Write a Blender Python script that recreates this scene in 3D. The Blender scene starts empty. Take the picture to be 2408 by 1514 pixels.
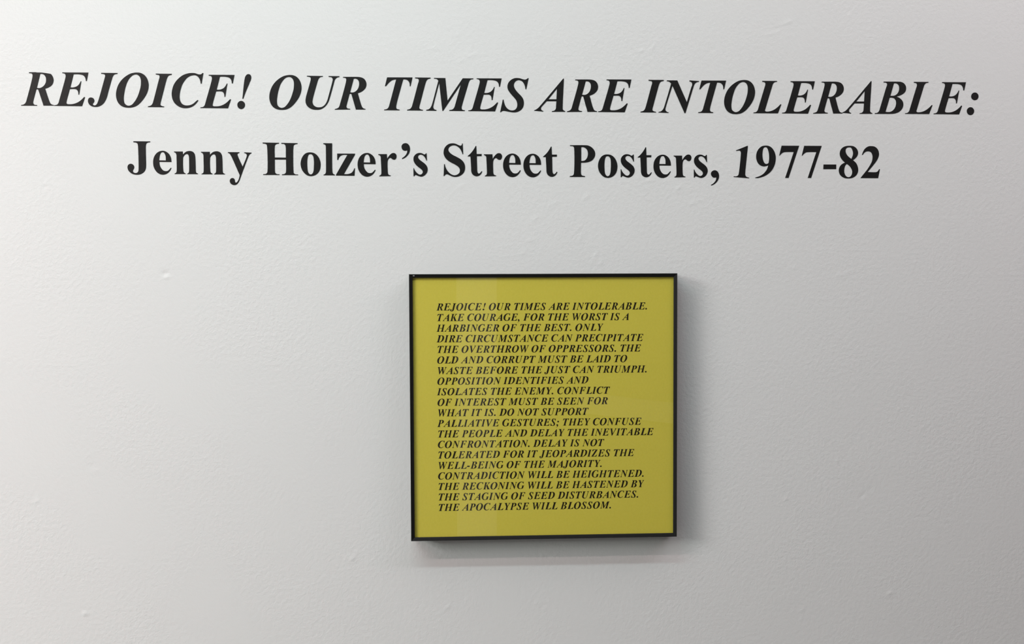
import bpy, math, numpy as np
from mathutils import Matrix, Vector

# ------------------------------------------------------------------ camera, light, exposure
sc = bpy.context.scene
COL = sc.collection
EYE = 1.55                                   # height of the lens; heights below are counted from it

def camera_matrix(yaw, pitch, roll, dist):
    cy, sy, cp, sp, cr, sr = math.cos(yaw), math.sin(yaw), math.cos(pitch), math.sin(pitch), math.cos(roll), math.sin(roll)
    f = Vector((sy*cp, cy*cp, sp)); r = Vector((cy, -sy, 0)); u = r.cross(f)
    r2 = r*cr + u*sr; u2 = -r*sr + u*cr
    m = Matrix((r2, u2, -f)).transposed().to_4x4(); m.translation = Vector((0, -dist, EYE))
    return m

cam = bpy.data.objects.new('camera', bpy.data.cameras.new('camera'))
COL.objects.link(cam)
cam.data.sensor_width = 36.0
cam.data.lens = 29.0
cam.data.clip_start = 0.02
cam.matrix_world = camera_matrix(math.radians(2.4854), math.radians(-1.8992), math.radians(-0.0136), 1.40)
sc.camera = cam

sc.view_settings.view_transform = 'Standard'
sc.view_settings.look = 'None'
sc.view_settings.gamma = 1.0
sc.view_settings.use_curve_mapping = False
sc.view_settings.exposure = 0.0
sc.cycles.denoising_prefilter = 'NONE'        # keeps the fine stipple of the paint

world = bpy.data.worlds.new('world'); sc.world = world; world.use_nodes = True
world.node_tree.nodes['Background'].inputs[0].default_value = (0.9, 0.95, 1.0, 1)
world.node_tree.nodes['Background'].inputs[1].default_value = 0.0

CEIL = 2.80
def strip_light(name, x0, x1, d0, d1, watts, col, z=CEIL-0.06):
    """A lamp under the ceiling, from D0 to D1 metres out from the wall, shining down."""
    l = bpy.data.lights.new(name, 'AREA'); l.shape = 'RECTANGLE'; l.size = x1-x0; l.size_y = d1-d0; l.energy = watts; l.color = col
    o = bpy.data.objects.new(name, l); COL.objects.link(o); o.location = ((x0+x1)/2, -(d0+d1)/2, z)
    return o
LAMPS = [  # along the wall from x0 to x1, out from the wall from d0 to d1, watts in red, green and blue
    (-1.30, 0.10, 0.92, 0.98, (6.6, 10.2, 10.0)),        # tubes nearest the wall: the hard lower edge of the frame's shadow
    (0.80, 2.00, 0.92, 0.98, (5.1, 5.8, 6.2)),
    (1.60, 2.80, 0.92, 0.98, (3.4, 0.3, 0.7)),           # this and the next are added red lamps, tinting the wall's ends pink
    (-3.20, -2.00, 0.92, 0.98, (4.0, 0.3, 0.3)),
    (-2.20, -1.00, 1.24, 1.30, (15.5, 11.2, 11.0)),
    (-1.90, -0.70, 1.24, 1.30, (6.6, 5.2, 5.3)),
    (-1.20, 2.50, 0.10, 1.00, (18.6, 16.8, 16.5)),       # added soft light, no real fixture, brightening the top of the wall
    (-4.00, -2.80, 1.30, 2.30, (108.0, 104.0, 104.0)),   # the bright end of the room
    (-6.20, -4.40, 2.20, 4.10, (358.0, 374.0, 350.0)),
]
for x0, x1, d0, d1, rgb in LAMPS:
    strip_light('strip_light', x0, x1, d0, d1, max(rgb), tuple(c/max(rgb) for c in rgb))

# ------------------------------------------------------------------ helpers
def nodes(name):
    m = bpy.data.materials.new(name); m.use_nodes = True
    return m, m.node_tree, m.node_tree.nodes['Principled BSDF']

def mesh_obj(name, verts, faces, mat, parent=None, smooth=False):
    me = bpy.data.meshes.new(name); me.from_pydata(verts, [], faces); me.update()
    if mat: me.materials.append(mat)
    if smooth: me.polygons.foreach_set('use_smooth', [True]*len(me.polygons))
    o = bpy.data.objects.new(name, me); COL.objects.link(o)
    if parent: o.parent = parent
    return o

def box_data(x0, x1, y0, y1, z0, z1):
    v = [(x, y, z) for x in (x0, x1) for y in (y0, y1) for z in (z0, z1)]
    f = [(0,1,3,2), (4,6,7,5), (0,4,5,1), (2,3,7,6), (0,2,6,4), (1,5,7,3)]
    return v, f

def empty(name, loc, label, cat):
    o = bpy.data.objects.new(name, None); COL.objects.link(o); o.location = loc
    o.empty_display_size = 0.1; o['label'] = label; o['category'] = cat
    return o

# ------------------------------------------------------------------ materials
def wall_paint(name, base, bump):
    m, nt, b = nodes(name)
    b.inputs['Base Color'].default_value = base; b.inputs['Roughness'].default_value = 0.62
    b.inputs['Specular IOR Level'].default_value = 0.25
    if bump:
        tc = nt.nodes.new('ShaderNodeTexCoord')
        def noise(scale, detail):
            n = nt.nodes.new('ShaderNodeTexNoise'); n.inputs['Scale'].default_value = scale; n.inputs['Detail'].default_value = detail
            nt.links.new(tc.outputs['Object'], n.inputs['Vector']); return n.outputs['Fac']
        def math_(op, a_, b_, c_=None):
            n = nt.nodes.new('ShaderNodeMath'); n.operation = op
            for i, v in enumerate((a_, b_, c_)):
                if v is None: continue
                if hasattr(v, 'is_output'): nt.links.new(v, n.inputs[i])
                else: n.inputs[i].default_value = v
            return n.outputs[0]
        patch = nt.nodes.new('ShaderNodeMapRange')          # the roller left some patches coarser than others
        for k, v in (('From Min', 0.36), ('From Max', 0.64), ('To Min', 0.6), ('To Max', 1.0)): patch.inputs[k].default_value = v
        nt.links.new(noise(6.5, 2.0), patch.inputs['Value'])
        stip = math_('MULTIPLY_ADD', noise(400, 1.5), 0.75, noise(165, 0.5))
        hgt = math_('MULTIPLY', stip, patch.outputs['Result'])
        bp = nt.nodes.new('ShaderNodeBump'); bp.inputs['Strength'].default_value = 1.0; bp.inputs['Distance'].default_value = bump
        nt.links.new(hgt, bp.inputs['Height']); nt.links.new(bp.outputs['Normal'], b.inputs['Normal'])
    return m
M_WALL = wall_paint('white_wall_paint', (0.785, 0.797, 0.797, 1), 0.00037)
M_SIDE = wall_paint('side_wall_paint', (0.22, 0.20, 0.19, 1), 0)
M_BACK = wall_paint('back_wall_paint', (0.12, 0.12, 0.12, 1), 0)
M_ADDED = wall_paint('added_white_paint', (0.55, 0.55, 0.53, 1), 0)
M_CEIL = wall_paint('ceiling_paint', (0.45, 0.45, 0.44, 1), 0)

M_FLOOR, nt, b = nodes('grey_vinyl_floor')
tc = nt.nodes.new('ShaderNodeTexCoord'); nz = nt.nodes.new('ShaderNodeTexNoise'); nz.inputs['Scale'].default_value = 40
rp = nt.nodes.new('ShaderNodeValToRGB'); rp.color_ramp.elements[0].color = (0.05, 0.047, 0.045, 1); rp.color_ramp.elements[1].color = (0.08, 0.076, 0.07, 1)
nt.links.new(tc.outputs['Object'], nz.inputs['Vector']); nt.links.new(nz.outputs['Fac'], rp.inputs['Fac']); nt.links.new(rp.outputs['Color'], b.inputs['Base Color'])
b.inputs['Roughness'].default_value = 0.5

M_VINYL, nt, b = nodes('black_vinyl_film')
b.inputs['Base Color'].default_value = (0.0060, 0.0058, 0.0058, 1); b.inputs['Roughness'].default_value = 0.50; b.inputs['Specular IOR Level'].default_value = 0.28
tc = nt.nodes.new('ShaderNodeTexCoord'); gm = nt.nodes.new('ShaderNodeNewGeometry'); nz = nt.nodes.new('ShaderNodeTexNoise'); nz.inputs['Scale'].default_value = 110; nz.inputs['Detail'].default_value = 2
bp = nt.nodes.new('ShaderNodeBump'); bp.inputs['Strength'].default_value = 1.0; bp.inputs['Distance'].default_value = 0.0003
nt.links.new(gm.outputs['Position'], nz.inputs['Vector']); nt.links.new(nz.outputs['Fac'], bp.inputs['Height']); nt.links.new(bp.outputs['Normal'], b.inputs['Normal'])

M_FRAME, nt, b = nodes('black_painted_metal')
b.inputs['Base Color'].default_value = (0.010, 0.010, 0.010, 1); b.inputs['Roughness'].default_value = 0.40; b.inputs['Specular IOR Level'].default_value = 0.4
tc = nt.nodes.new('ShaderNodeTexCoord'); nz = nt.nodes.new('ShaderNodeTexNoise'); nz.inputs['Scale'].default_value = 900
bp = nt.nodes.new('ShaderNodeBump'); bp.inputs['Strength'].default_value = 0.3; bp.inputs['Distance'].default_value = 0.0001
nt.links.new(tc.outputs['Object'], nz.inputs['Vector']); nt.links.new(nz.outputs['Fac'], bp.inputs['Height']); nt.links.new(bp.outputs['Normal'], b.inputs['Normal'])

M_GLINT, nt, b = nodes('painted_glint')
b.inputs['Base Color'].default_value = (0.6, 0.6, 0.6, 1); b.inputs['Roughness'].default_value = 0.6

M_PAPER, nt, b = nodes('yellow_paper')
tc = nt.nodes.new('ShaderNodeTexCoord'); mp = nt.nodes.new('ShaderNodeMapping'); mp.inputs['Scale'].default_value = (300, 300, 220)
nz = nt.nodes.new('ShaderNodeTexNoise'); nz.inputs['Scale'].default_value = 1.0; nz.inputs['Detail'].default_value = 3
rp = nt.nodes.new('ShaderNodeValToRGB'); rp.color_ramp.elements[0].position = 0.3; rp.color_ramp.elements[1].position = 0.7
rp.color_ramp.elements[0].color = (0.780, 0.668, 0.092, 1); rp.color_ramp.elements[1].color = (0.805, 0.690, 0.102, 1)
nt.links.new(tc.outputs['Object'], mp.inputs['Vector']); nt.links.new(mp.outputs['Vector'], nz.inputs['Vector'])
nt.links.new(nz.outputs['Fac'], rp.inputs['Fac']); nt.links.new(rp.outputs['Color'], b.inputs['Base Color'])
b.inputs['Roughness'].default_value = 0.8; b.inputs['Specular IOR Level'].default_value = 0.15

M_INK, nt, b = nodes('black_printing_ink')
b.inputs['Base Color'].default_value = (0.014, 0.009, 0.002, 1); b.inputs['Roughness'].default_value = 0.7; b.inputs['Specular IOR Level'].default_value = 0.2

M_BOARD, nt, b = nodes('grey_backing_board')
b.inputs['Base Color'].default_value = (0.35, 0.33, 0.30, 1); b.inputs['Roughness'].default_value = 0.9

M_GLASS = bpy.data.materials.new('picture_glass'); M_GLASS.use_nodes = True
nt = M_GLASS.node_tree; nt.nodes.clear()
out = nt.nodes.new('ShaderNodeOutputMaterial'); mx = nt.nodes.new('ShaderNodeMixShader'); tr = nt.nodes.new('ShaderNodeBsdfTransparent'); gl = nt.nodes.new('ShaderNodeBsdfGlossy')
lw = nt.nodes.new('ShaderNodeLayerWeight'); lw.inputs['Blend'].default_value = 0.5     # facing = 1-|cos|, alike from both sides of the pane
pw = nt.nodes.new('ShaderNodeMath'); pw.operation = 'POWER'; pw.inputs[1].default_value = 5.0
fr = nt.nodes.new('ShaderNodeMath'); fr.operation = 'MULTIPLY_ADD'; fr.inputs[1].default_value = 0.96; fr.inputs[2].default_value = 0.04
nt.links.new(lw.outputs['Facing'], pw.inputs[0]); nt.links.new(pw.outputs[0], fr.inputs[0])
gl.inputs['Roughness'].default_value = 0.0
tr.inputs['Color'].default_value = (0.985, 0.99, 0.985, 1)
nt.links.new(fr.outputs[0], mx.inputs[0]); nt.links.new(tr.outputs[0], mx.inputs[1]); nt.links.new(gl.outputs[0], mx.inputs[2]); nt.links.new(mx.outputs[0], out.inputs[0])

# ------------------------------------------------------------------ tables: letter outlines, letter positions, wall marks
HEAD_ITALIC = {
    'R1': '167,654* 295,658* 311,654 404,652 458,647 561,632* 591,623 621,582 638,532 640,494 623,433 578,383 523,352 474,335* 551,90 572,47 599,27 638,15* 631,4* 435,2* 339,314* 329,321 310,321 302,312* 241,92 236,59 245,31 267,18 310,13* 307,-1* 0,-3* 5,12* 44,19 80,44 102,85 114,124 219,506 233,577 232,608 216,630 167,637*|384,623* 425,623 462,602 486,564 494,520 488,464 464,414 420,370 371,348 315,349*',
    'R': '172,651* 412,654 470,653 539,643 597,612 630,558 639,501 623,439 574,382 517,347 465,328* 541,71 564,35 590,22 619,15* 616,3* 423,1* 337,305* 324,314 310,314 299,308* 240,83 236,52 253,26 279,19 311,14* 309,1* 0,-5* 5,8* 40,17 75,36 95,70 106,104 226,537 234,588 232,613 217,629 169,637*|385,615* 418,618 459,602 485,565 492,517 482,454 453,397 407,357 361,342 311,345*',
    'E': '173,659* 681,662* 647,494* 628,493* 620,545 602,583 570,608 515,622 461,626 394,624* 327,368* 364,366 413,374 457,394 490,425 513,461 527,491* 540,488* 495,226* 478,226* 475,267 463,303 437,327 401,334 315,331* 244,71 245,52 260,39 298,35 358,38 424,56 490,90 545,135 590,182* 607,172* 547,-2* 0,0* 4,13* 41,18 71,33 91,67 103,108 225,530 236,585 232,615 216,634 171,645*',
    'J': '265,660* 584,661* 582,643* 543,638 513,622 491,588 473,538 395,272 372,188 341,116 299,55 243,13 183,-10 122,-12 68,0 25,33 1,79 0,124 13,154 39,171 65,173 98,162 120,133 124,103 116,78 101,59 93,42 101,25 126,18 150,25 175,53 195,101 213,153 326,542 339,592 338,617 322,633 263,644*',
    'O': '426,676 487,668 547,639 595,589 627,523 642,446 636,362 613,284 573,206 517,128 456,61 389,13 317,-13 229,-20 153,-9 87,24 39,79 10,151 0,228 10,317 36,400 78,478 139,551 212,610 289,652 361,671|401,636 442,621 474,585 489,538 491,472 483,394 462,316 434,233 397,155 352,88 302,37 246,19 203,31 167,64 154,108 151,169 159,241 174,324 195,402 223,480 265,552 321,611 360,630',
    'I': '165,660* 480,660* 475,640* 441,634 413,620 391,586 376,545 266,138 251,82 248,49 262,30 289,19 321,12* 318,-1* 0,-1* 6,14* 42,22 72,39 95,73 109,114 222,532 238,588 237,615 224,635 199,638 164,645*',
    'C': '616,691* 628,685* 591,476* 573,479* 566,526 545,581 510,623 466,642 416,641 361,624 305,587 255,528 209,450 178,361 160,277 155,194 167,133 196,80 243,50 298,42 359,51 420,79 470,122 507,153* 523,142* 481,86 425,35 353,1 275,-12 192,-3 116,32 56,87 15,164 0,253 10,348 38,437 89,521 156,591 234,645 323,676 400,686 466,682 521,664 560,659 588,666',
    '!': '226,683 256,674 276,647 281,608 272,568 246,507 212,428 167,322 120,194* 100,193* 111,282 126,422 138,517 147,573 164,634 193,671|152,69 149,48 141,29 129,12 113,-1 95,-10 75,-13 55,-10 37,-2 22,11 10,28 2,47 0,68 2,89 10,108 23,125 39,138 57,147 77,149 96,147 115,139 130,126 142,110 150,90',
    'U': '33,664* 352,662* 346,647* 311,643 280,625 258,591 241,541 160,260 143,187 138,142 148,103 172,70 217,43 273,38 329,49 374,80 414,134 439,195 460,269 534,538 545,589 538,619 518,639 490,645 462,648* 465,663* 681,662* 678,645* 647,640 613,620 588,584 574,539 482,216 453,140 413,78 357,27 289,-5 217,-13 138,-4 71,27 27,71 4,124 0,180 9,236 20,281 92,528 107,595 104,623 88,640 32,649*',
    'T': '65,656* 575,660* 536,484* 520,484* 516,536 499,578 468,606 429,618 389,619* 255,134 245,78 246,49 260,27 285,19 314,13* 312,-1* 0,-1* 6,13* 45,19 76,37 96,70 113,127 246,616* 209,612 158,594 113,560 76,520 42,479* 21,480*',
    'M': '159,656* 388,656* 431,205* 738,655* 955,655* 951,638* 915,633 885,616 861,568 843,507 727,120 715,66 723,32 744,20 781,12* 779,-2* 465,-1* 469,16* 512,22 546,40 573,84 587,132 698,526* 347,4* 335,-6* 324,3* 263,551* 148,107 143,67 158,33 178,21 207,13* 204,-2* 0,0* 3,17* 42,25 76,49 104,94 121,141 245,599* 228,622 204,637 158,641*',
    'S': '564,672* 580,669* 532,445* 514,448* 506,504 483,561 446,605 400,626 354,624 314,601 289,564 280,519 291,474 320,426 366,373 417,322 457,272 477,221 483,153 471,96 440,45 388,5 320,-18 251,-20 188,-11 126,1 69,8 40,-1 11,-21* 0,-18* 54,234* 71,234* 83,172 106,110 143,59 194,26 251,18 297,31 331,64 347,112 346,169 328,220 291,270 234,332 189,388 157,444 148,500 160,557 194,608 246,648 303,669 360,672 411,664 463,648 508,641 537,651',
    'A': '598,672* 610,662* 585,77 588,48 605,26 637,12* 634,0* 364,-4* 367,11* 407,18 433,38 447,72 450,115 456,210* 259,208* 178,118 149,84 142,55 152,30 172,17 189,12* 186,-1* 0,14* 9,26* 46,42 86,72 135,126|467,461* 457,250* 295,248*',
    'N': '170,652* 385,653* 585,215* 676,515 694,567 690,604 670,626 634,640* 638,656* 836,645* 833,631* 792,622 760,602 737,567 723,527 558,-11* 540,-11* 286,545* 147,91 143,53 157,28 180,11 210,4* 208,-8* 0,-2* 5,12* 41,18 81,47 110,93 124,133 259,588* 223,622 199,633 169,636*',
    'L': '179,660* 489,661* 485,645* 448,640 422,623 399,588 382,534 248,82 241,56 255,39 287,34 340,40 398,58 457,90 515,136 567,189* 582,180* 514,1* 0,0* 6,14* 41,18 70,35 93,69 104,107 229,529 245,584 243,612 228,632 179,643*',
    'B': '180,659* 477,661 549,656 608,629 648,577 658,520 641,456 594,410 529,377 455,355* 518,328 572,282 600,225 601,161 575,97 522,45 457,15 386,0 321,-2 0,-5* 6,10* 47,17 77,35 100,73 111,110 235,533 254,591 251,619 234,636 179,643*|399,627* 436,627 478,610 505,573 512,518 501,461 469,411 422,379 375,370 328,369*|313,330* 363,331 411,315 442,275 451,223 443,160 414,102 373,61 320,38 273,35 230,39*',
    ':': '243,374 241,353 233,334 221,317 205,304 186,296 167,293 146,296 128,304 111,316 98,332 90,352 87,372 89,393 97,412 109,429 125,442 143,450 164,453 184,451 203,443 219,430 232,414 240,395|156,68 153,47 146,28 134,11 118,-2 99,-11 79,-14 59,-11 40,-3 24,10 11,26 3,46 0,67 2,88 9,108 22,124 38,138 56,146 76,149 96,147 116,139 131,126 144,109 153,90',
}
HEAD_UPRIGHT = {
    'J': '121,645* 455,645* 451,628* 415,623 382,605 369,572 365,505 366,164 361,109 341,58 301,16 246,-12 180,-20 108,-9 54,23 16,67 0,123 9,165 34,190 67,198 100,188 124,163 133,127 123,93 109,71 109,37 128,21 158,15 191,24 211,52 217,96 214,520 210,570 200,601 175,617 122,626*',
    'e': '187,460 226,456 270,436 314,398 344,345 357,296 362,237* 124,238* 128,187 142,142 168,100 203,67 247,56 287,63 318,90 348,125* 360,117* 336,68 300,27 255,-2 198,-16 136,-7 83,24 40,75 10,142 0,217 8,298 35,365 80,419 134,450|191,431 213,424 234,393 247,353 250,304 250,269* 121,270* 127,325 141,384 164,422',
    'n': '0,447* 175,448* 178,391* 205,418 241,445 290,459 334,458 374,442 404,406 418,357 423,276 425,142 427,62 435,30 450,19 472,8* 468,-1* 255,-2* 257,9* 280,23 291,47 295,97 296,276 294,343 284,378 269,394 247,398 223,387 198,362 180,328* 176,230 179,96 185,47 198,27 226,11* 222,0* 5,-2* 9,10* 34,23 45,43 50,95 49,319 48,377 39,408 24,423 1,434*',
    'y': '0,446* 231,446* 225,430* 200,420 190,402 197,369 289,159* 363,336 374,381 367,409 347,423 322,434* 324,445* 470,439* 465,424* 436,407 419,384 397,336 247,-57 222,-125 196,-170 162,-201 123,-211 84,-204 51,-182 33,-148 33,-112 52,-81 83,-70 111,-78 129,-100 135,-137 143,-156 154,-162 174,-150 200,-114 220,-58 230,-13* 74,348 55,384 36,412 1,433*',
    'H': '0,646* 327,643* 323,626* 280,620 252,600 240,564 238,349* 459,348* 457,565 447,599 425,619 372,625* 371,642* 695,639* 692,623* 654,617 623,600 612,567 609,66 615,38 638,19 699,11* 696,-1* 376,-1* 379,14* 419,19 448,37 458,65 461,309* 238,308* 241,64 249,39 274,19 330,14* 327,1* 3,-1* 7,15* 51,19 79,38 90,69 87,568 79,602 57,619 1,627*',
    'o': '194,458 261,447 322,408 372,335 397,251 396,166 376,93 330,31 268,-6 201,-18 134,-4 73,41 23,113 0,209 7,293 36,367 81,423 138,452|199,423 233,407 255,368 264,289 263,177 255,87 235,36 201,16 168,30 143,75 133,176 133,289 144,367 165,413',
    'l': '0,644* 179,644* 180,82 187,48 201,29 231,15* 227,2* 0,2* 6,14* 35,30 49,59 52,98 53,549 51,588 40,613 3,628*',
    'z': '27,441* 386,442* 386,425* 160,32* 214,30 268,38 313,59 345,95 370,150* 382,147* 372,-2* 0,1* 1,16* 230,415* 163,417 118,407 86,387 63,355 47,314* 28,314*',
    'r': '0,441* 174,442* 180,350* 208,395 242,435 281,461 321,464 352,447 369,414 366,374 349,343 320,330 286,340 258,362 236,366 210,347 193,311 187,254 188,152 192,68 200,39 217,23 250,14* 246,1* 19,-4* 22,10* 47,21 59,44 62,95 52,332 49,383 38,408 2,427*',
    "'": '80,663 119,652 150,619 165,574 167,523 152,466 118,415 67,370 10,344* 2,359* 50,392 90,438 110,489 110,520* 90,512 56,510 22,527 0,567 0,612 29,649',
    's': '259,464* 268,457* 274,315* 263,313* 245,353 218,394 186,421 145,432 114,422 95,397 97,370 122,334 172,294 226,253 267,208 287,154 282,95 253,41 203,2 153,-11 107,-1 67,14 39,23 26,10 14,-4* 2,-2* 0,161* 9,161* 31,112 67,67 112,33 144,30 176,49 189,81 180,113 149,144 90,189 40,239 11,288 1,338 9,388 41,433 82,458 127,466 173,459 209,441 229,437 243,446',
    'S': '374,659* 389,657* 397,444* 384,444* 365,495 329,557 278,599 221,620 169,615 124,590 100,555 98,521 124,476 180,431 266,387 345,342 402,286 430,223 433,144 413,81 367,30 305,-4 236,-16 179,-8 117,17 71,37 43,34 11,-1* 0,2* 9,240* 23,240* 40,175 77,108 128,54 185,22 236,18 288,38 322,75 330,121 322,155 288,197 231,233 152,273 83,317 32,374 4,436 1,492 16,555 56,612 113,649 181,661 244,653 300,628 340,614 366,625',
    't': '162,610* 175,607* 182,447* 284,447* 282,405* 186,403* 190,219 194,102 202,71 223,51 248,61 282,102* 294,92* 274,51 238,15 187,-3 135,7 94,40 73,91 69,168 56,397* 3,397* 0,405* 54,453 95,500 136,561',
    'P': '3,641* 318,643 370,638 434,610 486,562 516,505 520,448 501,391 458,339 394,307 319,292 230,289* 229,80 236,46 257,26 314,15* 311,0* 0,-1* 3,15* 49,22 75,40 86,74 88,582 79,607 59,621 4,628*|233,604* 272,605 319,586 353,549 370,498 368,435 348,378 313,338 273,325 234,324*',
    ',': '74,148 116,137 149,102 166,52 164,-8 139,-68 95,-119 39,-154 6,-166* 0,-152* 48,-122 85,-82 106,-41 110,3* 85,-3 52,-2 21,21 0,60 2,101 32,134',
    '1': '282,652* 293,644* 241,79 243,54 258,25 282,11 326,-1* 322,-13* 0,12* 3,25* 53,25 85,38 102,61 111,102 148,493 145,525 127,548 101,553 54,546* 43,556*',
    '9': '214,658 285,647 344,607 392,538 419,452 422,354 400,256 360,175 296,99 220,47 138,12 62,-6 0,-9* 0,2* 91,32 161,73 213,128 248,186 271,254* 230,240 183,231 124,242 71,277 29,346 14,426 27,518 68,593 132,643|203,626 232,618 256,583 277,514 286,434 285,365 276,304* 253,287 221,281 191,298 164,346 146,427 146,513 159,588 179,617',
    '7': '47,658* 415,659* 201,-2* 130,-1* 304,532* 145,530 92,523 51,499 11,456* 0,456*',
    '-': '2,277* 271,278* 270,183* 0,181*',
    '8': '210,665 287,660 347,631 389,576 402,513 385,455 344,405 297,370* 357,316 393,252 409,171 398,107 361,49 296,8 207,-8 124,1 58,36 16,88 0,157 11,215 43,267 84,299 128,318* 77,366 35,424 15,499 27,568 68,623 133,656|222,634 252,625 279,584 295,524 289,466 261,395* 207,436 165,482 140,540 142,592 169,624|167,291* 221,251 264,194 283,136 271,66 242,31 195,20 153,42 126,83 113,146 121,216 138,262',
    '2': '215,661 281,653 335,618 371,561 383,491 367,422 327,346 263,264 149,126* 318,125 354,137 377,164 392,189* 407,185* 372,1* 0,1* 8,15* 145,188 197,270 232,339 247,409 245,467 226,516 193,545 151,553 104,544 69,518 37,477* 23,480* 39,529 68,587 115,634 168,658',
}
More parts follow.
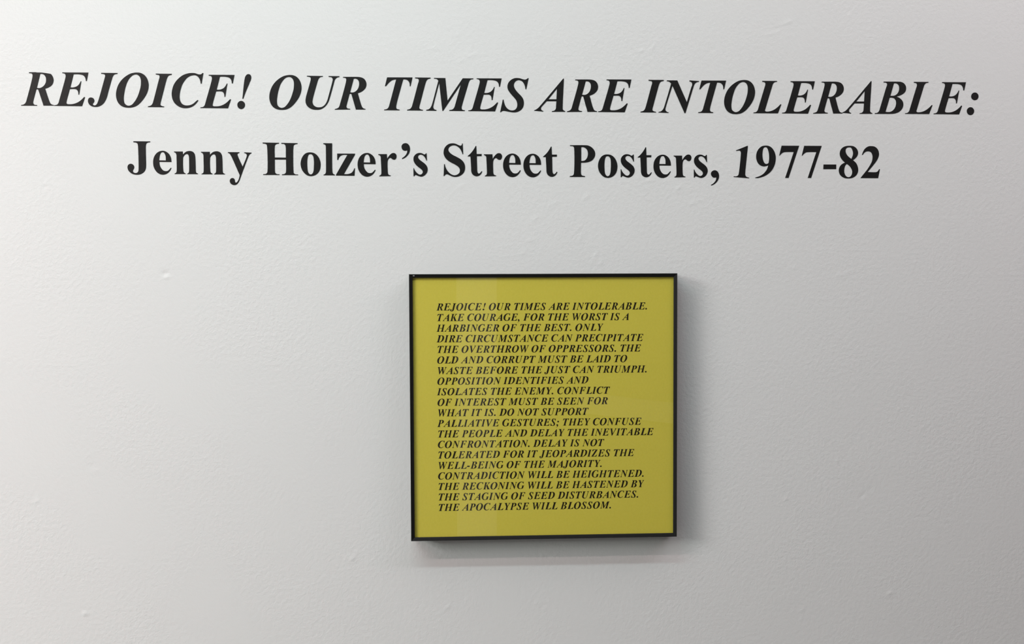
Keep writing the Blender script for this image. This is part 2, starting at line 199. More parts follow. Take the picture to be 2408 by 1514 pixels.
SHEET_ITALIC = {
    'R': '147,658* 392,661 451,660 521,649 581,618 614,564 623,506 607,443 557,386 499,350 446,331* 523,72 547,35 573,22 603,15* 600,3* 403,1* 315,308* 302,317 288,317 276,311* 216,84 212,53 229,26 256,19 289,14* 287,1* -29,-5* -24,8* 12,17 48,36 68,71 79,105 202,542 210,594 208,619 193,635 144,643*|364,621* 398,624 440,608 466,571 473,522 463,459 434,401 387,361 340,345 289,348*',
    'E': '146,666* 653,669* 619,499* 600,498* 592,550 574,589 542,614 487,628 433,632 367,630* 300,372* 337,370 385,378 429,398 462,429 485,466 499,496* 512,493* 467,228* 450,228* 447,270 435,306 409,330 373,337 288,334* 217,72 218,53 233,39 271,35 331,38 396,57 462,91 517,136 562,184* 579,174* 519,-2* -27,0* -23,13* 14,18 44,33 64,68 76,109 198,535 209,591 205,621 189,640 144,651*',
    'J': '213,667* 524,668* 522,647* 484,642 455,624 433,585 416,528 340,226 317,131 287,48 246,-20 191,-69 133,-94 73,-97 20,-83 -22,-46 -45,7 -46,57 -33,92 -8,112 17,114 50,101 71,68 75,34 67,6 53,-16 45,-36 53,-55 77,-63 100,-55 125,-22 144,32 162,91 272,533 285,590 284,618 268,636 211,648*',
    'O': '468,683 531,675 593,645 643,595 676,528 691,450 685,366 661,287 620,208 562,129 499,62 430,13 355,-13 264,-20 185,-9 117,24 67,80 37,153 27,230 37,320 64,404 108,483 171,557 246,616 326,659 401,678|442,642 484,627 518,591 533,543 535,477 527,398 505,319 476,235 438,157 391,89 340,37 282,19 237,31 200,65 186,109 183,171 192,243 207,327 229,406 258,485 301,558 359,617 400,636',
    'I': '119,667* 406,667* 401,646* 370,640 345,626 325,592 311,550 211,139 197,83 194,49 207,30 232,19 261,12* 258,-1* -32,-1* -27,14* 6,22 34,39 55,74 67,115 171,537 185,594 184,621 172,641 150,644 118,651*',
    'C': '665,698* 677,692* 639,481* 621,484* 614,531 592,587 556,629 511,648 460,647 403,630 345,593 294,533 247,454 215,365 196,280 191,196 204,134 233,81 282,50 338,42 401,52 464,80 515,123 553,155* 570,143* 526,87 469,35 395,1 315,-12 229,-3 151,32 90,88 47,166 32,256 42,351 71,441 123,526 192,597 272,651 364,683 443,693 511,689 567,671 608,666 636,673',
    '!': '311,690 343,681 365,653 370,614 361,574 333,512 296,432 247,325 197,196* 175,195* 187,285 203,426 216,522 226,579 244,640 275,678|231,70 228,48 219,29 206,12 189,-1 170,-10 148,-13 126,-10 107,-2 91,11 78,28 69,47 67,69 69,90 78,109 92,126 109,139 129,148 150,150 171,148 191,140 207,127 220,111 229,91',
    'U': '100,671* 417,669* 411,653* 376,649 345,631 323,597 307,546 226,263 209,189 204,143 214,104 238,71 283,43 338,38 394,49 439,81 479,135 503,197 524,272 598,543 609,595 602,625 582,645 554,651 526,654* 529,670* 744,669* 741,651* 710,646 676,626 652,590 638,544 546,218 517,141 478,79 422,27 354,-5 283,-13 204,-4 138,27 94,72 71,125 67,182 76,238 87,284 158,533 173,601 170,629 154,646 99,655*',
    'T': '118,663* 650,667* 610,489* 593,489* 589,541 571,584 539,612 498,624 456,625* 316,135 306,79 307,49 321,27 348,19 378,13* 376,-1* 50,-1* 56,13* 97,19 129,37 150,71 168,128 307,622* 268,618 215,600 168,566 129,525 94,484* 72,485*',
    'M': '129,663* 355,663* 398,207* 702,662* 917,662* 913,644* 878,639 848,622 824,574 806,512 691,121 679,67 687,32 708,20 745,12* 743,-2* 432,-1* 436,16* 478,22 512,40 539,85 553,133 663,531* 315,4* 303,-6* 292,3* 232,557* 118,108 113,68 128,33 147,21 176,13* 173,-2* -29,0* -26,17* 13,25 46,49 74,95 91,142 214,605* 197,628 173,643 128,647*',
    'S': '512,679* 526,676* 483,449* 467,452* 459,509 438,567 405,611 363,632 322,630 286,607 263,570 255,524 265,479 291,430 333,377 379,325 415,275 433,223 438,155 428,97 400,45 353,5 291,-18 229,-20 172,-11 116,1 64,8 38,-1 12,-21* 2,-18* 51,236* 66,236* 77,174 98,111 131,60 177,26 229,18 270,31 301,65 316,113 315,171 298,222 265,273 213,335 173,392 144,448 136,505 147,563 177,614 224,654 276,676 327,679 373,671 420,654 461,647 487,658',
    'A': '553,679* 565,669* 539,78 542,48 560,26 593,12* 590,0* 310,-4* 313,11* 355,18 382,38 396,73 399,116 406,212* 201,210* 117,119 87,85 80,56 91,30 111,17 129,12* 126,-1* -67,14* -58,26* -19,42 22,73 73,127|417,466* 407,252* 239,250*',
    'N': '131,659* 330,660* 516,217* 600,520 617,573 613,610 594,632 561,646* 565,663* 748,651* 746,637* 708,628 678,608 657,573 644,532 491,-11* 474,-11* 238,550* 109,92 106,54 119,28 140,11 168,4* 166,-8* -27,-2* -22,12* 11,18 48,47 75,94 88,134 213,594* 180,628 158,639 130,642*',
    'L': '166,667* 492,668* 488,651* 449,646 422,629 397,594 380,539 239,83 231,57 246,39 280,34 335,40 396,59 458,91 519,137 574,191* 590,182* 518,1* -22,0* -16,14* 21,18 52,35 76,70 87,108 219,534 236,590 233,618 218,638 166,649*',
    'B': '153,666* 446,668 517,663 575,635 614,583 624,525 607,461 561,414 497,381 424,359* 486,331 539,285 567,227 568,163 542,98 490,45 426,15 356,0 292,-2 -24,-5* -18,10* 22,17 52,35 75,74 85,111 207,538 226,597 223,625 207,642 152,649*|369,633* 405,633 447,616 473,579 480,523 470,466 438,415 392,383 345,374 299,373*|284,333* 334,334 381,318 411,278 420,225 412,162 384,103 343,62 291,38 245,35 203,39*',
    'F': '158,666* 660,669* 627,499* 608,498* 600,550 582,589 550,614 496,628 443,632 376,630* 310,372* 347,370 395,378 439,398 471,429 494,466 508,496* 521,493* 476,228* 459,228* 457,270 445,306 419,330 383,337 298,334* 237,105 227,61 238,32 265,22 297,15* 294,3* -13,0* -9,13* 28,18 57,33 77,68 89,109 209,535 220,591 216,621 201,640 156,651*',
    'P': '145,658* 386,661 444,660 513,649 571,618 604,564 613,506 597,443 548,380 491,341 416,318 341,311 273,311* 214,84 210,53 227,26 253,19 285,14* 283,1* -27,-5* -22,8* 13,17 48,36 68,71 79,105 200,542 208,594 206,619 191,635 142,643*|359,621* 392,624 433,608 459,571 466,522 456,459 427,401 381,355 335,340 285,342*',
    'G': '639,698* 651,692* 614,481* 596,484* 589,531 568,587 533,629 489,648 438,647 383,630 327,593 277,533 231,454 200,365 182,280 177,196 188,122 218,70 265,38 320,28 381,39 447,72* 507,261 506,286 490,296 453,301* 457,316* 706,316* 701,302* 664,293 644,274 636,245 589,60* 536,33 458,7 374,-8 297,-12 214,-3 137,32 77,88 36,166 21,256 31,351 59,441 110,526 178,597 256,651 345,683 422,693 489,689 544,671 583,666 611,673',
    'D': '111,669* 406,669 475,664 568,640 653,580 686,470 674,340 617,210 515,95 386,22 240,0 -46,0* -42,17* 12,25 51,60 77,120 185,560 190,615 160,645 107,653*|371,632* 454,625 515,570 536,470 517,340 465,200 390,95 312,45 205,38*',
    'V': '65,669* 345,669* 345,653* 290,645 272,625 275,590 330,170* 545,560 565,610 555,640 510,653* 510,669* 715,669* 712,653* 668,640 635,600 605,550 262,-18* 225,-18* 135,590 125,630 105,650 65,653*',
    'W': '65,669* 315,669* 315,653* 270,645 255,620 255,580 287,190* 462,540* 458,600 445,640 400,653* 400,669* 640,669* 640,653* 600,645 590,620 592,590 625,190* 790,560 800,610 785,645 740,653* 740,669* 940,669* 935,653* 885,635 850,580 560,-18* 525,-18* 478,425* 245,-18* 212,-18* 135,590 125,630 105,648 65,653*',
    'Y': '73,669* 365,669* 363,653* 315,645 305,620 310,590 365,360* 510,580 525,620 505,648 455,653* 455,669* 659,669* 656,653* 610,635 570,590 390,315* 340,110 338,60 365,25 425,16* 420,0* 105,0* 108,16* 165,28 190,60 205,110 248,300* 160,590 145,630 120,648 73,653*',
    'Z': '105,669* 590,669* 585,645* 170,38* 280,40 370,60 440,120 490,195* 515,190* 470,0* -11,0* -8,22* 405,630* 300,630 220,610 160,560 115,490* 92,495*',
    '.': '139,61 136,80 129,98 117,113 102,125 84,132 65,135 45,132 28,125 12,113 0,98 -6,80 -9,61 -6,41 0,24 12,8 27,-3 45,-10 64,-13 84,-10 102,-3 117,8 129,23 136,41',
    '-': '2,166* 240,166* 271,282* 33,282*',
    ',': '55,134 105,118 138,75 143,15 115,-60 40,-130 -50,-182* -60,-165* 5,-120 50,-70 62,-15 55,-8* 20,-8 -8,20 -10,65 10,115',
    ';': '90,134 140,118 173,75 178,15 150,-60 75,-130 -15,-182* -25,-165* 40,-120 85,-70 97,-15 90,-8* 55,-8 27,20 25,65 45,115|264,385 261,404 254,422 242,437 227,449 209,456 190,459 170,456 153,449 137,437 125,422 118,404 116,385 118,365 125,348 137,332 152,320 170,313 190,311 209,313 227,320 242,332 254,347 261,365',
    'H': '127,667* 414,667* 409,646* 378,640 353,626 333,592 319,550 219,139 205,83 202,49 215,30 240,19 269,12* 266,-1* -24,-1* -19,14* 14,22 42,39 63,74 75,115 179,537 193,594 192,621 180,641 158,644 126,651*|512,667* 799,667* 794,646* 763,640 738,626 718,592 704,550 604,139 590,83 587,49 600,30 625,19 654,12* 651,-1* 361,-1* 366,14* 399,22 427,39 448,74 460,115 564,537 578,594 577,621 565,641 543,644 511,651*|292,312* 538,312* 548,352* 302,352*',
    'K': '130,667* 417,667* 412,646* 381,640 356,626 336,592 322,550 222,139 208,83 205,49 218,30 243,19 272,12* 269,-1* -21,-1* -16,14* 17,22 45,39 66,74 78,115 182,537 196,594 195,621 183,641 161,644 129,651*|262,300* 500,590 520,625 505,648 460,653* 460,669* 702,669* 698,653* 645,640 590,600 408,420* 540,95 565,50 590,28 640,16* 637,0* 330,0* 333,16* 375,25 388,50 380,90 300,345*',
}
LINE_ONE = [('R1', -0.7464, 0.3106), ('E', -0.6935, 0.3106), ('J', -0.6385, 0.3105), ('O', -0.5932, 0.3104), ('I', -0.5419, 0.3102), ('C', -0.5028, 0.3098), ('E', -0.4564, 0.3094), ('!', -0.3958, 0.3093), ('O', -0.3432, 0.3092), ('U', -0.2836, 0.3092), ('R', -0.2355, 0.3091), ('T', -0.1536, 0.3087), ('I', -0.1153, 0.3087), ('M', -0.0832, 0.3086), ('E', -0.013, 0.3085), ('S', 0.0408, 0.3087), ('A', 0.098, 0.3089), ('R', 0.1536, 0.309), ('E', 0.2067, 0.3091), ('I', 0.2789, 0.3091), ('N', 0.3098, 0.3092), ('T', 0.3779, 0.3092), ('O', 0.4225, 0.3093), ('L', 0.4732, 0.3095), ('E', 0.5228, 0.3096), ('R', 0.5769, 0.31), ('A', 0.6277, 0.3103), ('B', 0.6844, 0.3106), ('L', 0.7376, 0.3107), ('E', 0.7878, 0.3108), (':', 0.8467, 0.3108)]
LINE_TWO = [('J', -0.5764, 0.2003), ('e', -0.5346, 0.2003), ('n', -0.5004, 0.2003), ('n', -0.4563, 0.2001), ('y', -0.4122, 0.2), ('H', -0.3549, 0.1997), ('o', -0.2925, 0.1996), ('l', -0.255, 0.1995), ('z', -0.2342, 0.1993), ('e', -0.1981, 0.1991), ('r', -0.1637, 0.1989), ("'", -0.1245, 0.1991), ('s', -0.105, 0.1993), ('S', -0.0544, 0.1996), ('t', -0.0139, 0.1998), ('r', 0.0133, 0.1999), ('e', 0.0457, 0.1999), ('e', 0.0801, 0.1998), ('t', 0.1133, 0.1997), ('P', 0.1588, 0.1996), ('o', 0.2069, 0.1997), ('s', 0.2456, 0.1997), ('t', 0.2745, 0.1998), ('e', 0.3017, 0.1998), ('r', 0.3362, 0.1999), ('s', 0.3712, 0.1999), (',', 0.4009, 0.1999), ('1', 0.44, 0.2), ('9', 0.4776, 0.2001), ('7', 0.5188, 0.2001), ('7', 0.5581, 0.2002), ('-', 0.5959, 0.2002), ('8', 0.623, 0.2002), ('2', 0.6613, 0.2003)]
ADVANCE = {'A': 667, 'B': 667, 'C': 667, 'D': 722, 'E': 667, 'F': 667, 'G': 722, 'H': 778, 'I': 389, 'J': 500, 'K': 667, 'L': 611, 'M': 889, 'N': 722, 'O': 722, 'P': 611, 'R': 667, 'S': 556, 'T': 611, 'U': 722, 'V': 667, 'W': 889, 'Y': 611, 'Z': 611, ' ': 250, '.': 250, ',': 250, ';': 333, '-': 333, '!': 389}
LUMPS = [
    (-0.5178, 0.0360, 4, 6, 0, -1.1),
    (-0.5165, 0.0289, 2.5, 7, 0, 0.5),
    (-0.6411, -0.2865, 1.4, 9, -8, -0.8),
    (-0.6343, -0.2937, 3, 8, -5, 0.5),
    (-0.7339, -0.3442, 2.6, 3.6, 10, 1),
    (-0.6579, -0.5360, 3.4, 4.5, 0, 1),
    (-0.6557, -0.5310, 2, 3, 30, -0.4),
    (-0.2109, -0.4485, 4.5, 6, 0, 0.7),
    (-0.2044, -0.4391, 2, 3, 0, 0.3),
    (-0.1269, -0.4915, 1.8, 2.5, 60, 0.6),
    (-0.0502, -0.5347, 2.2, 8, 35, 0.55),
    (-0.0619, -0.5456, 2, 5, 45, 0.35),
    (0.1053, -0.5321, 3, 6, -20, 0.5),
    (0.1164, -0.5412, 2.5, 4, 0, 0.3),
    (0.6262, -0.2894, 2.5, 4, 10, 0.5),
    (0.6588, -0.2472, 2, 4, 40, -0.5),
    (0.7766, -0.2325, 1.8, 2.4, 0, 0.7),
    (0.5368, -0.3547, 2.5, 4.5, 30, 0.55),
    (0.6723, -0.3502, 2, 11, 38, -0.55),
    (0.6858, -0.3392, 2, 6, 20, -0.4),
    (0.6643, -0.3733, 2, 2.8, 40, 0.7),
    (0.6766, -0.4942, 1.8, 2.2, 80, 0.7),
    (0.7235, -0.5243, 3, 7, 30, 0.8),
    (0.5676, -0.5511, 2, 5, 50, 0.5),
    (0.5663, -0.5661, 1.8, 4, 40, 0.4),
    (0.4685, -0.4896, 2, 3, 50, 0.5),
    (0.8611, -0.3997, 1.8, 2.2, 0, 0.4),
    (0.7652, 0.1846, 2.2, 3, 0, 0.7),
    (0.9130, 0.1861, 2, 2.6, 0, 0.5),
    (0.7582, 0.0555, 1.5, 2, 0, 0.6),
    (0.4959, 0.0588, 2, 3, 30, 0.5),
    (0.5357, 0.0238, 1.8, 2.4, 60, 0.5),
    (0.7477, 0.0106, 2, 3, 60, 0.4),
    (0.6530, -0.1508, 1.5, 2, 0, 0.6),
    (0.6347, 0.0348, 2.4, 16, 12, 0.35),
    (0.5473, 0.0443, 2, 4, 40, 0.4),
    (0.5193, -0.1126, 2.5, 5, 10, 0.35),
    (0.4007, 0.4163, 1.3, 3.2, 40, -1),
    (0.5016, 0.4434, 2.2, 12, 20, 0.5),
    (0.5316, 0.4638, 2.2, 14, 17, 0.55),
    (0.5118, 0.4521, 1.6, 9, 20, -0.4),
    (0.4928, 0.4389, 1.6, 14, 12, -0.35),
    (0.5788, 0.4580, 1.8, 5, 0, 0.45),
    (0.6384, 0.4768, 1.8, 3.5, 70, 0.6),
    (0.6392, 0.4711, 1.5, 2.5, 40, 0.5),
    (0.4574, 0.4621, 1.6, 2.6, 30, -0.5),
    (0.4049, 0.4478, 2, 5, 0, 0.35),
    (-0.0098, 0.4013, 2.6, 20, 3, 0.4),
    (-0.0220, 0.3926, 2.4, 14, 12, 0.35),
    (-0.0304, 0.4349, 2.2, 6, 25, 0.5),
    (-0.0702, 0.4125, 2.2, 8, 5, 0.45),
    (-0.0105, 0.4097, 2, 2.8, 0, 0.6),
    (0.0181, 0.4679, 2, 6, 60, 0.35),
    (0.2618, 0.4131, 2, 3, 40, -0.6),
    (0.2792, 0.4126, 2.2, 8, 0, 0.45),
    (0.2995, 0.4179, 2.4, 12, 60, 0.35),
    (0.1082, 0.4367, 2, 3, 0, 0.4),
    (0.1866, 0.1657, 2.4, 11, 50, 0.45),
    (0.1751, 0.1138, 2.2, 7, 75, 0.45),
    (0.1773, 0.0958, 2.2, 8, 70, 0.4),
    (0.2028, 0.0649, 2.2, 10, 80, 0.5),
    (0.2116, 0.0540, 2, 5, 80, 0.5),
    (0.2378, 0.0707, 1.5, 3, 80, -0.6),
    (0.3690, 0.1557, 2.6, 8, 12, 0.5),
    (0.3851, 0.1601, 2, 5, -30, 0.4),
    (0.3446, 0.1809, 2, 7, 40, 0.35),
    (0.3233, 0.0716, 1.2, 2.5, 40, -0.6),
    (0.3381, 0.0513, 1.2, 2.5, 70, -0.6),
    (0.4685, 0.0609, 1.1, 5, 0, -0.6),
    (0.4375, 0.0529, 1.4, 4, 45, -0.4),
    (0.3594, 0.1687, 1.4, 4, 20, -0.4),
    (0.0940, 0.0920, 3, 10, -10, 0.4),
    (0.0796, 0.0704, 3, 9, 15, 0.35),
    (0.0998, 0.1280, 3, 10, 45, 0.35),
    (-0.0528, 0.0544, 1.6, 2.2, 30, 0.6),
    (-0.0529, 0.0472, 1.6, 2.2, 30, 0.5),
    (0.0370, 0.0466, 1.6, 2, 0, 0.6),
    (0.1301, 0.1532, 3, 12, 30, 0.3),
    (-0.2965, -0.0745, 2, 6, 45, 0.4),
    (-0.2967, -0.1039, 1.8, 4.5, 70, 0.6),
    (-0.2600, -0.1212, 2, 4, 40, 0.4),
    (-0.3323, -0.1217, 1.2, 9, 5, -0.35),
    (-0.2988, 0.0661, 1.6, 2.4, 0, 0.3),
    (-0.7103, 0.1788, 3, 4, 0, -0.5),
    (-0.7089, 0.1830, 3, 4, 0, 0.5),
    (-0.7413, 0.1367, 1.6, 2.6, 0, 0.5),
    (-0.7521, -0.0691, 1.3, 1.6, 0, 0.5),
    (-0.6961, -0.0593, 1.6, 2.2, 0, -0.4),
    (-0.5521, -0.1222, 1.6, 3, 20, 0.4),
    (-0.4306, -0.0884, 1.6, 3, 40, 0.4),
    (-0.5366, 0.0833, 1.5, 3, 45, 0.3),
    (-0.1304, -0.3211, 2, 5, 40, 0.5),
    (-0.6614, -0.2106, 2.4, 3, 0, -0.5),
    (-0.6318, -0.2287, 1.8, 3, 0, 0.4),
    (-0.4861, -0.3110, 1.3, 3, 60, -0.5),
    (-0.3705, -0.2681, 1.6, 4, 30, 0.4),
    (-0.5923, -0.3760, 1.6, 3, 0, 0.4),
    (-0.4608, -0.5460, 2, 4, 0, 0.4),
    (-0.5563, -0.5523, 1.6, 2.4, 0, 0.4),
    (-0.3098, -0.5398, 1.6, 2.6, 0, 0.4),
    (-0.0246, 0.1832, 3, 5, 30, 0.6),
    (0.0831, 0.1874, 2, 4, 60, 0.3),
    (-0.2487, 0.3267, 2, 3, 40, 0.4),
    (-0.2321, 0.2980, 1.4, 2, 0, -0.5),
    (0.1825, 0.3182, 2.6, 5, 35, -0.7),
    (0.1861, 0.3139, 2.4, 4, 20, 0.5),
    (0.2552, 0.2652, 1.6, 2.2, 0, 0.7),
    (0.2970, 0.1943, 2, 9, 5, 0.5),
    (0.3446, 0.1816, 2, 6, 35, 0.5),
    (0.2164, 0.3613, 1.6, 3, 50, 0.3),
]

# ------------------------------------------------------------------ the room
X0, X1, DEPTH = -7.0, 3.4, 4.4

def axis(lo, hi, a, b, fine, coarse):
    return np.concatenate([np.arange(lo, a-1e-9, coarse), np.arange(a, b, fine), np.linspace(b, hi, max(2, int((hi-b)/coarse)+1))])

def value_noise(x, z, cell, seed):
    rng = np.random.RandomState(seed); g = rng.rand(64, 64)*2-1
    u, v = x/cell+20, z/cell+20
    i, j = np.floor(u).astype(int), np.floor(v).astype(int); fu, fv = u-i, v-j
    fu, fv = fu*fu*(3-2*fu), fv*fv*(3-2*fv)
    G = lambda a, b: g[a % 64, b % 64]
    return (G(i, j)*(1-fu)+G(i+1, j)*fu)*(1-fv)+(G(i, j+1)*(1-fu)+G(i+1, j+1)*fu)*fv

def plaster_wall():
    """The painted wall: a fine grid where the photo shows it, with its dents, drips and trowel marks as real relief."""
    xs = axis(X0, X1, -0.86, 1.04, 0.0028, 0.12); zs = axis(0.0, CEIL, EYE-0.68, EYE+0.56, 0.0028, 0.12)
    nx, nz_ = len(xs), len(zs)
    X, Z = np.meshgrid(xs, zs, indexing='ij'); h = np.zeros_like(X)
    h += 0.00013*value_noise(X, Z, 0.16, 3) + 0.00004*value_noise(X, Z, 0.06, 5)
    for (lx, lz, rw, rl, ang, ht) in LUMPS:
        sel = (np.abs(X-lx) < 0.05) & (np.abs(Z-EYE-lz) < 0.05)
        dx, dz = X[sel]-lx, Z[sel]-EYE-lz; a = math.radians(ang)
        p_, q_ = dx*math.cos(a)+dz*math.sin(a), -dx*math.sin(a)+dz*math.cos(a)
        wob = 1+0.35*value_noise(X[sel], Z[sel], 0.004, 11)
        h[sel] += ht*0.001*0.95*np.exp(-((p_/(rl*0.001*0.75))**2+(q_/(rw*0.001*0.85))**2))*wob
    co = np.stack([X, -h, Z], -1).reshape(-1, 3)
    idx = np.arange(nx*nz_).reshape(nx, nz_)
    q = np.stack([idx[:-1, :-1], idx[1:, :-1], idx[1:, 1:], idx[:-1, 1:]], -1).reshape(-1, 4)
    me = bpy.data.meshes.new('wall_front')
    me.vertices.add(len(co)); me.vertices.foreach_set('co', co.ravel())
    me.loops.add(q.size); me.loops.foreach_set('vertex_index', q.ravel().astype(np.int32))
    me.polygons.add(len(q)); me.polygons.foreach_set('loop_start', np.arange(0, q.size, 4, dtype=np.int32))
    me.polygons.foreach_set('use_smooth', np.ones(len(q), dtype=bool))
    me.update(calc_edges=True); me.validate()
    me.materials.append(M_WALL)
    o = bpy.data.objects.new('wall_front', me); COL.objects.link(o); o['kind'] = 'structure'
    return o
plaster_wall()

def shell(name, dims, mat):
    o = mesh_obj(name, *box_data(*dims), mat); o['kind'] = 'structure'; return o
shell('floor', (X0, X1, -DEPTH, 0.0, -0.1, 0.0), M_FLOOR)
shell('ceiling', (X0, X1, -DEPTH, 0.0, CEIL, CEIL+0.1), M_CEIL)
shell('wall_left', (X0-0.1, X0, -DEPTH, 0.0, 0.0, CEIL), M_SIDE)
shell('wall_right', (X1, X1+0.1, -DEPTH, 0.0, 0.0, CEIL), M_SIDE)
shell('wall_back', (X0, X1, -DEPTH-0.1, -DEPTH, 0.0, CEIL), M_BACK)

# shapes added behind the viewer, made up for pale reflections in the glass
shell('reflection_prop_1', (-0.094, 0.098, -2.80, -2.60, 0.0, CEIL), M_ADDED)      # added post: a pale strip in the glass
reflection_board = shell('reflection_prop_2', (0.0, 2.2, -DEPTH, -DEPTH+0.06, -0.07, 0.07), M_ADDED)     # added board: a sloping pale band in the glass
reflection_board.location = (0.72, 0, 0.80); reflection_board.rotation_euler = (0, math.radians(7), 0)

# ------------------------------------------------------------------ letter outlines
def outline(code, per):
    """'x,y x,y* ...' (thousandths of the type size; * = corner) -> closed polygons through the points, smooth between corners."""
    polys = []
    for c in code.split('|'):
        pts = []
        for t in c.split():
            k = t.endswith('*'); a, b_ = t.rstrip('*').split(','); pts.append((float(a), float(b_), k))
        n = len(pts); poly = []
        for i in range(n):
            p1, p2 = pts[i], pts[(i+1) % n]
            if p1[2] and p2[2]:
                poly.append(p1[:2]); continue
            p0 = pts[i-1] if not p1[2] else (2*p1[0]-p2[0], 2*p1[1]-p2[1], 1)
            p3 = pts[(i+2) % n] if not p2[2] else (2*p2[0]-p1[0], 2*p2[1]-p1[1], 1)
            P = [np.array(v[:2]) for v in (p0, p1, p2, p3)]
            t_ = [0.0]
            for a, b_ in zip(P, P[1:]): t_.append(t_[-1]+max(1e-6, float(np.hypot(*(b_-a)))**0.5))
            for s in range(per):
                t = t_[1]+(t_[2]-t_[1])*s/per
                L = lambda a, b_, ta, tb: (tb-t)/(tb-ta)*a+(t-ta)/(tb-ta)*b_
                A1, A2, A3 = L(P[0], P[1], t_[0], t_[1]), L(P[1], P[2], t_[1], t_[2]), L(P[2], P[3], t_[2], t_[3])
                B1, B2 = L(A1, A2, t_[0], t_[2]), L(A2, A3, t_[1], t_[3])
                poly.append(tuple(L(B1, B2, t_[1], t_[2])))
        polys.append(poly)
    return polys

def glyph_mesh(name, code, size, per, thick):
    """Fills a letter's outline (counters stay open) and stands it up facing the room, its back on local y = 0."""
    cu = bpy.data.curves.new('outline', 'CURVE'); cu.dimensions = '2D'; cu.fill_mode = 'BOTH' if thick else 'FRONT'; cu.extrude = thick/2
    for poly in outline(code, per):
        s = cu.splines.new('POLY'); s.points.add(len(poly)-1); s.use_cyclic_u = True
        for q, (x, y) in zip(s.points, poly): q.co = (x*size/1000, y*size/1000, 0, 1)
    tmp = bpy.data.objects.new('outline', cu); COL.objects.link(tmp)
    me = bpy.data.meshes.new_from_object(tmp.evaluated_get(bpy.context.evaluated_depsgraph_get()))
    bpy.data.objects.remove(tmp); bpy.data.curves.remove(cu)
    me.name = name
    me.transform(Matrix.Translation((0, -thick/2, 0)) @ Matrix.Rotation(math.pi/2, 4, 'X'))
    return me

# ------------------------------------------------------------------ vinyl title on the wall
HEAD_SIZE = 0.08292
WORD = {'!': 'exclamation_mark', ':': 'colon', "'": 'apostrophe', ',': 'comma', '-': 'hyphen'}
def lettering(line, glyphs, label):
    root = empty('vinyl_lettering', (line[0][1], 0.0, EYE+line[0][2]), label, 'lettering')
    done = {}
    for ch, x, z in line:
        kind = WORD.get(ch, 'numeral' if ch.isdigit() else 'letter')
        if ch not in done:
            me = glyph_mesh(kind, glyphs[ch], HEAD_SIZE, 5, 0.0004); me.materials.clear(); me.materials.append(M_VINYL); done[ch] = me
        o = bpy.data.objects.new(kind, done[ch]); COL.objects.link(o); o.parent = root
        o.location = (x-line[0][1], 0.0, z-line[0][2])
    return root
lettering(LINE_ONE, HEAD_ITALIC, 'upper line of the wall title, black italic vinyl capitals ending in a colon')
lettering(LINE_TWO, HEAD_UPRIGHT, 'lower line of the wall title, black upright vinyl lettering ending in a range of years')

# ------------------------------------------------------------------ framed poster
W, H, D, LIP = 0.4472, 0.4446, 0.032, 0.0059
post = empty('framed_poster', (0.1146, 0.0, EYE-0.1876-H/2), 'square yellow poster of black italic text behind glass in a thin black metal frame', 'poster')
post.rotation_euler = (0, math.radians(-0.24), 0)

def rail(a, b_, inward):
    """One mitred side of the frame from corner A to corner B (x, z): an outer wall, a rounded edge and a face that slopes in to the lip over the glass."""
    A, B, n = Vector((a[0], 0, a[1])), Vector((b_[0], 0, b_[1])), Vector((inward[0], 0, inward[1]))
    along = (B-A).normalized()
    prof = [(0.0, 0.0), (0.0, -D+0.0008), (0.0002, -D+0.0002), (0.0007, -D), (LIP-0.0008, -D+0.0016), (LIP-0.0002, -D+0.0019), (LIP, -D+0.0024), (LIP, -D+0.0029), (0.0016, -D+0.0029), (0.0016, 0.0)]
    v = []
    for s_, P in ((1, A), (-1, B)):
        for (u, y) in prof:
            q = P+n*u+along*(u*s_); v.append((q.x, y, q.z))
    k = len(prof); f = [(i, (i+1) % k, k+(i+1) % k, k+i) for i in range(k)] + [tuple(range(k-1, -1, -1)), tuple(range(k, 2*k))]
    o = mesh_obj('frame_rail', v, f, M_FRAME, post)
    return o
w2 = W/2
top_rail = rail((-w2, H), (w2, H), (0, -1))
rail((w2, H), (w2, 0), (-1, 0)); rail((w2, 0), (-w2, 0), (0, 1)); rail((-w2, 0), (-w2, H), (1, 0))
glint = mesh_obj('corner_glint', *box_data(-w2+0.0066, -w2+0.0092, -D+0.0001, -D+0.0010, H-0.0031, H-0.0022), M_GLINT, top_rail)  # pale block painted in as the highlight at this corner
glint['label'] = 'painted glint on the black frame'

e = 0.0018
gv, gf = box_data(-w2+e, w2-e, -D+0.0030, -D+0.0044, e, H-e)
glass = mesh_obj('glazing', gv, [q for q in gf if len({gv[i][1] for i in q}) == 1], M_GLASS, post)      # its two faces; the cut edges sit inside the rails
board = mesh_obj('backing_board', *box_data(-w2+e, w2-e, -D+0.0058, -D+0.0085, e, H-e), M_BOARD, post)
sheet = mesh_obj('printed_sheet', *box_data(-w2+e, w2-e, -D+0.0054, -D+0.0057, e, H-e), M_PAPER, post)

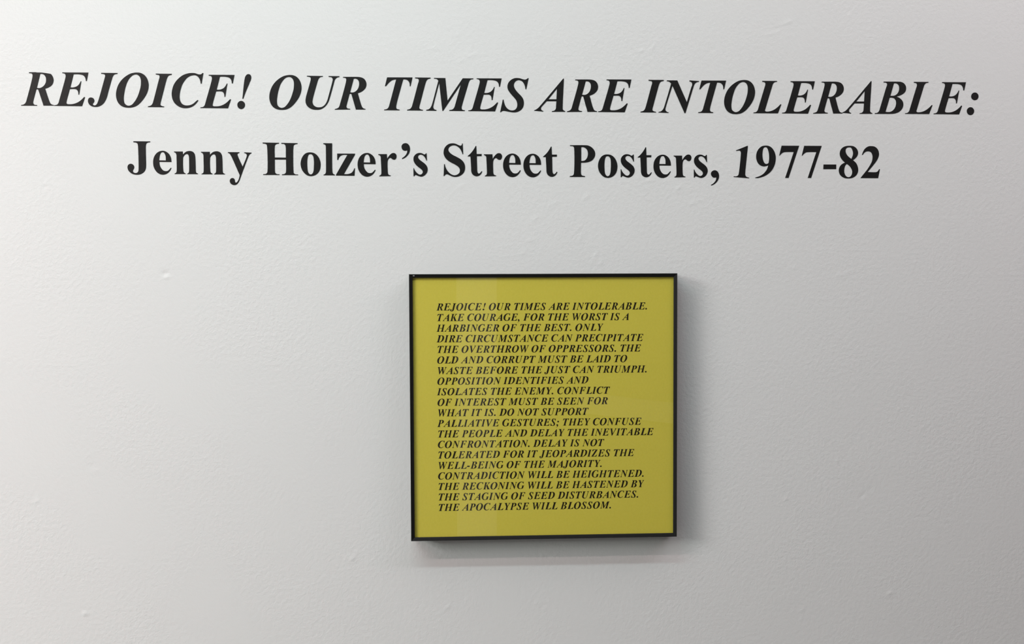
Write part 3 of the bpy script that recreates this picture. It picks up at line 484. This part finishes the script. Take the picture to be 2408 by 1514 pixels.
# text: one mesh per printed line, its letters set from the width table
SHEET_SIZE, LEAD = 0.01757, 0.01766
def flat_glyph(code):
    me = glyph_mesh('ink', '|'.join(code.split('|')), SHEET_SIZE, 3, 0.0)
    v = [tuple(p.co) for p in me.vertices]; f = [tuple(p.vertices) for p in me.polygons]; bpy.data.meshes.remove(me)
    return v, f
INK = {}
def ink(ch):
    if ch not in INK:
        if ch in 'HK':
            V, Fc = [], []
            for part in SHEET_ITALIC[ch].split('|'):
                v, f = flat_glyph(part); n = len(V); V += v; Fc += [tuple(n+i for i in q) for q in f]
            INK[ch] = (V, Fc)
        else: INK[ch] = flat_glyph(SHEET_ITALIC[ch])
    return INK[ch]
TEXT = """REJOICE! OUR TIMES ARE INTOLERABLE.
TAKE COURAGE, FOR THE WORST IS A
HARBINGER OF THE BEST. ONLY
DIRE CIRCUMSTANCE CAN PRECIPITATE
THE OVERTHROW OF OPPRESSORS. THE
OLD AND CORRUPT MUST BE LAID TO
WASTE BEFORE THE JUST CAN TRIUMPH.
OPPOSITION IDENTIFIES AND
ISOLATES THE ENEMY. CONFLICT
OF INTEREST MUST BE SEEN FOR
WHAT IT IS. DO NOT SUPPORT
PALLIATIVE GESTURES; THEY CONFUSE
THE PEOPLE AND DELAY THE INEVITABLE
CONFRONTATION. DELAY IS NOT
TOLERATED FOR IT JEOPARDIZES THE
WELL-BEING OF THE MAJORITY.
CONTRADICTION WILL BE HEIGHTENED.
THE RECKONING WILL BE HASTENED BY
THE STAGING OF SEED DISTURBANCES.
THE APOCALYPSE WILL BLOSSOM.""".split('\n')
TX, TZ = -0.1787, 0.3844                       # first baseline on the sheet
for r, s in enumerate(TEXT):
    V, Fc, pen = [], [], 0.0
    for ch in s:
        if ch != ' ':
            v, f = ink(ch); n = len(V)
            for dx, dz, dy in ((-0.00010, -0.00006, 0.0), (0.00010, 0.00006, -0.00001)):       # press spread: the print is a touch bolder than the type
                n = len(V); V += [(x+pen+dx, y+dy, z+dz) for x, y, z in v]; Fc += [tuple(n+i for i in q) for q in f]
        pen += ADVANCE[ch]*SHEET_SIZE/1000
    o = mesh_obj('text_line', V, Fc, M_INK, sheet)
    o.location = (TX, -D+0.00534, TZ-r*LEAD)
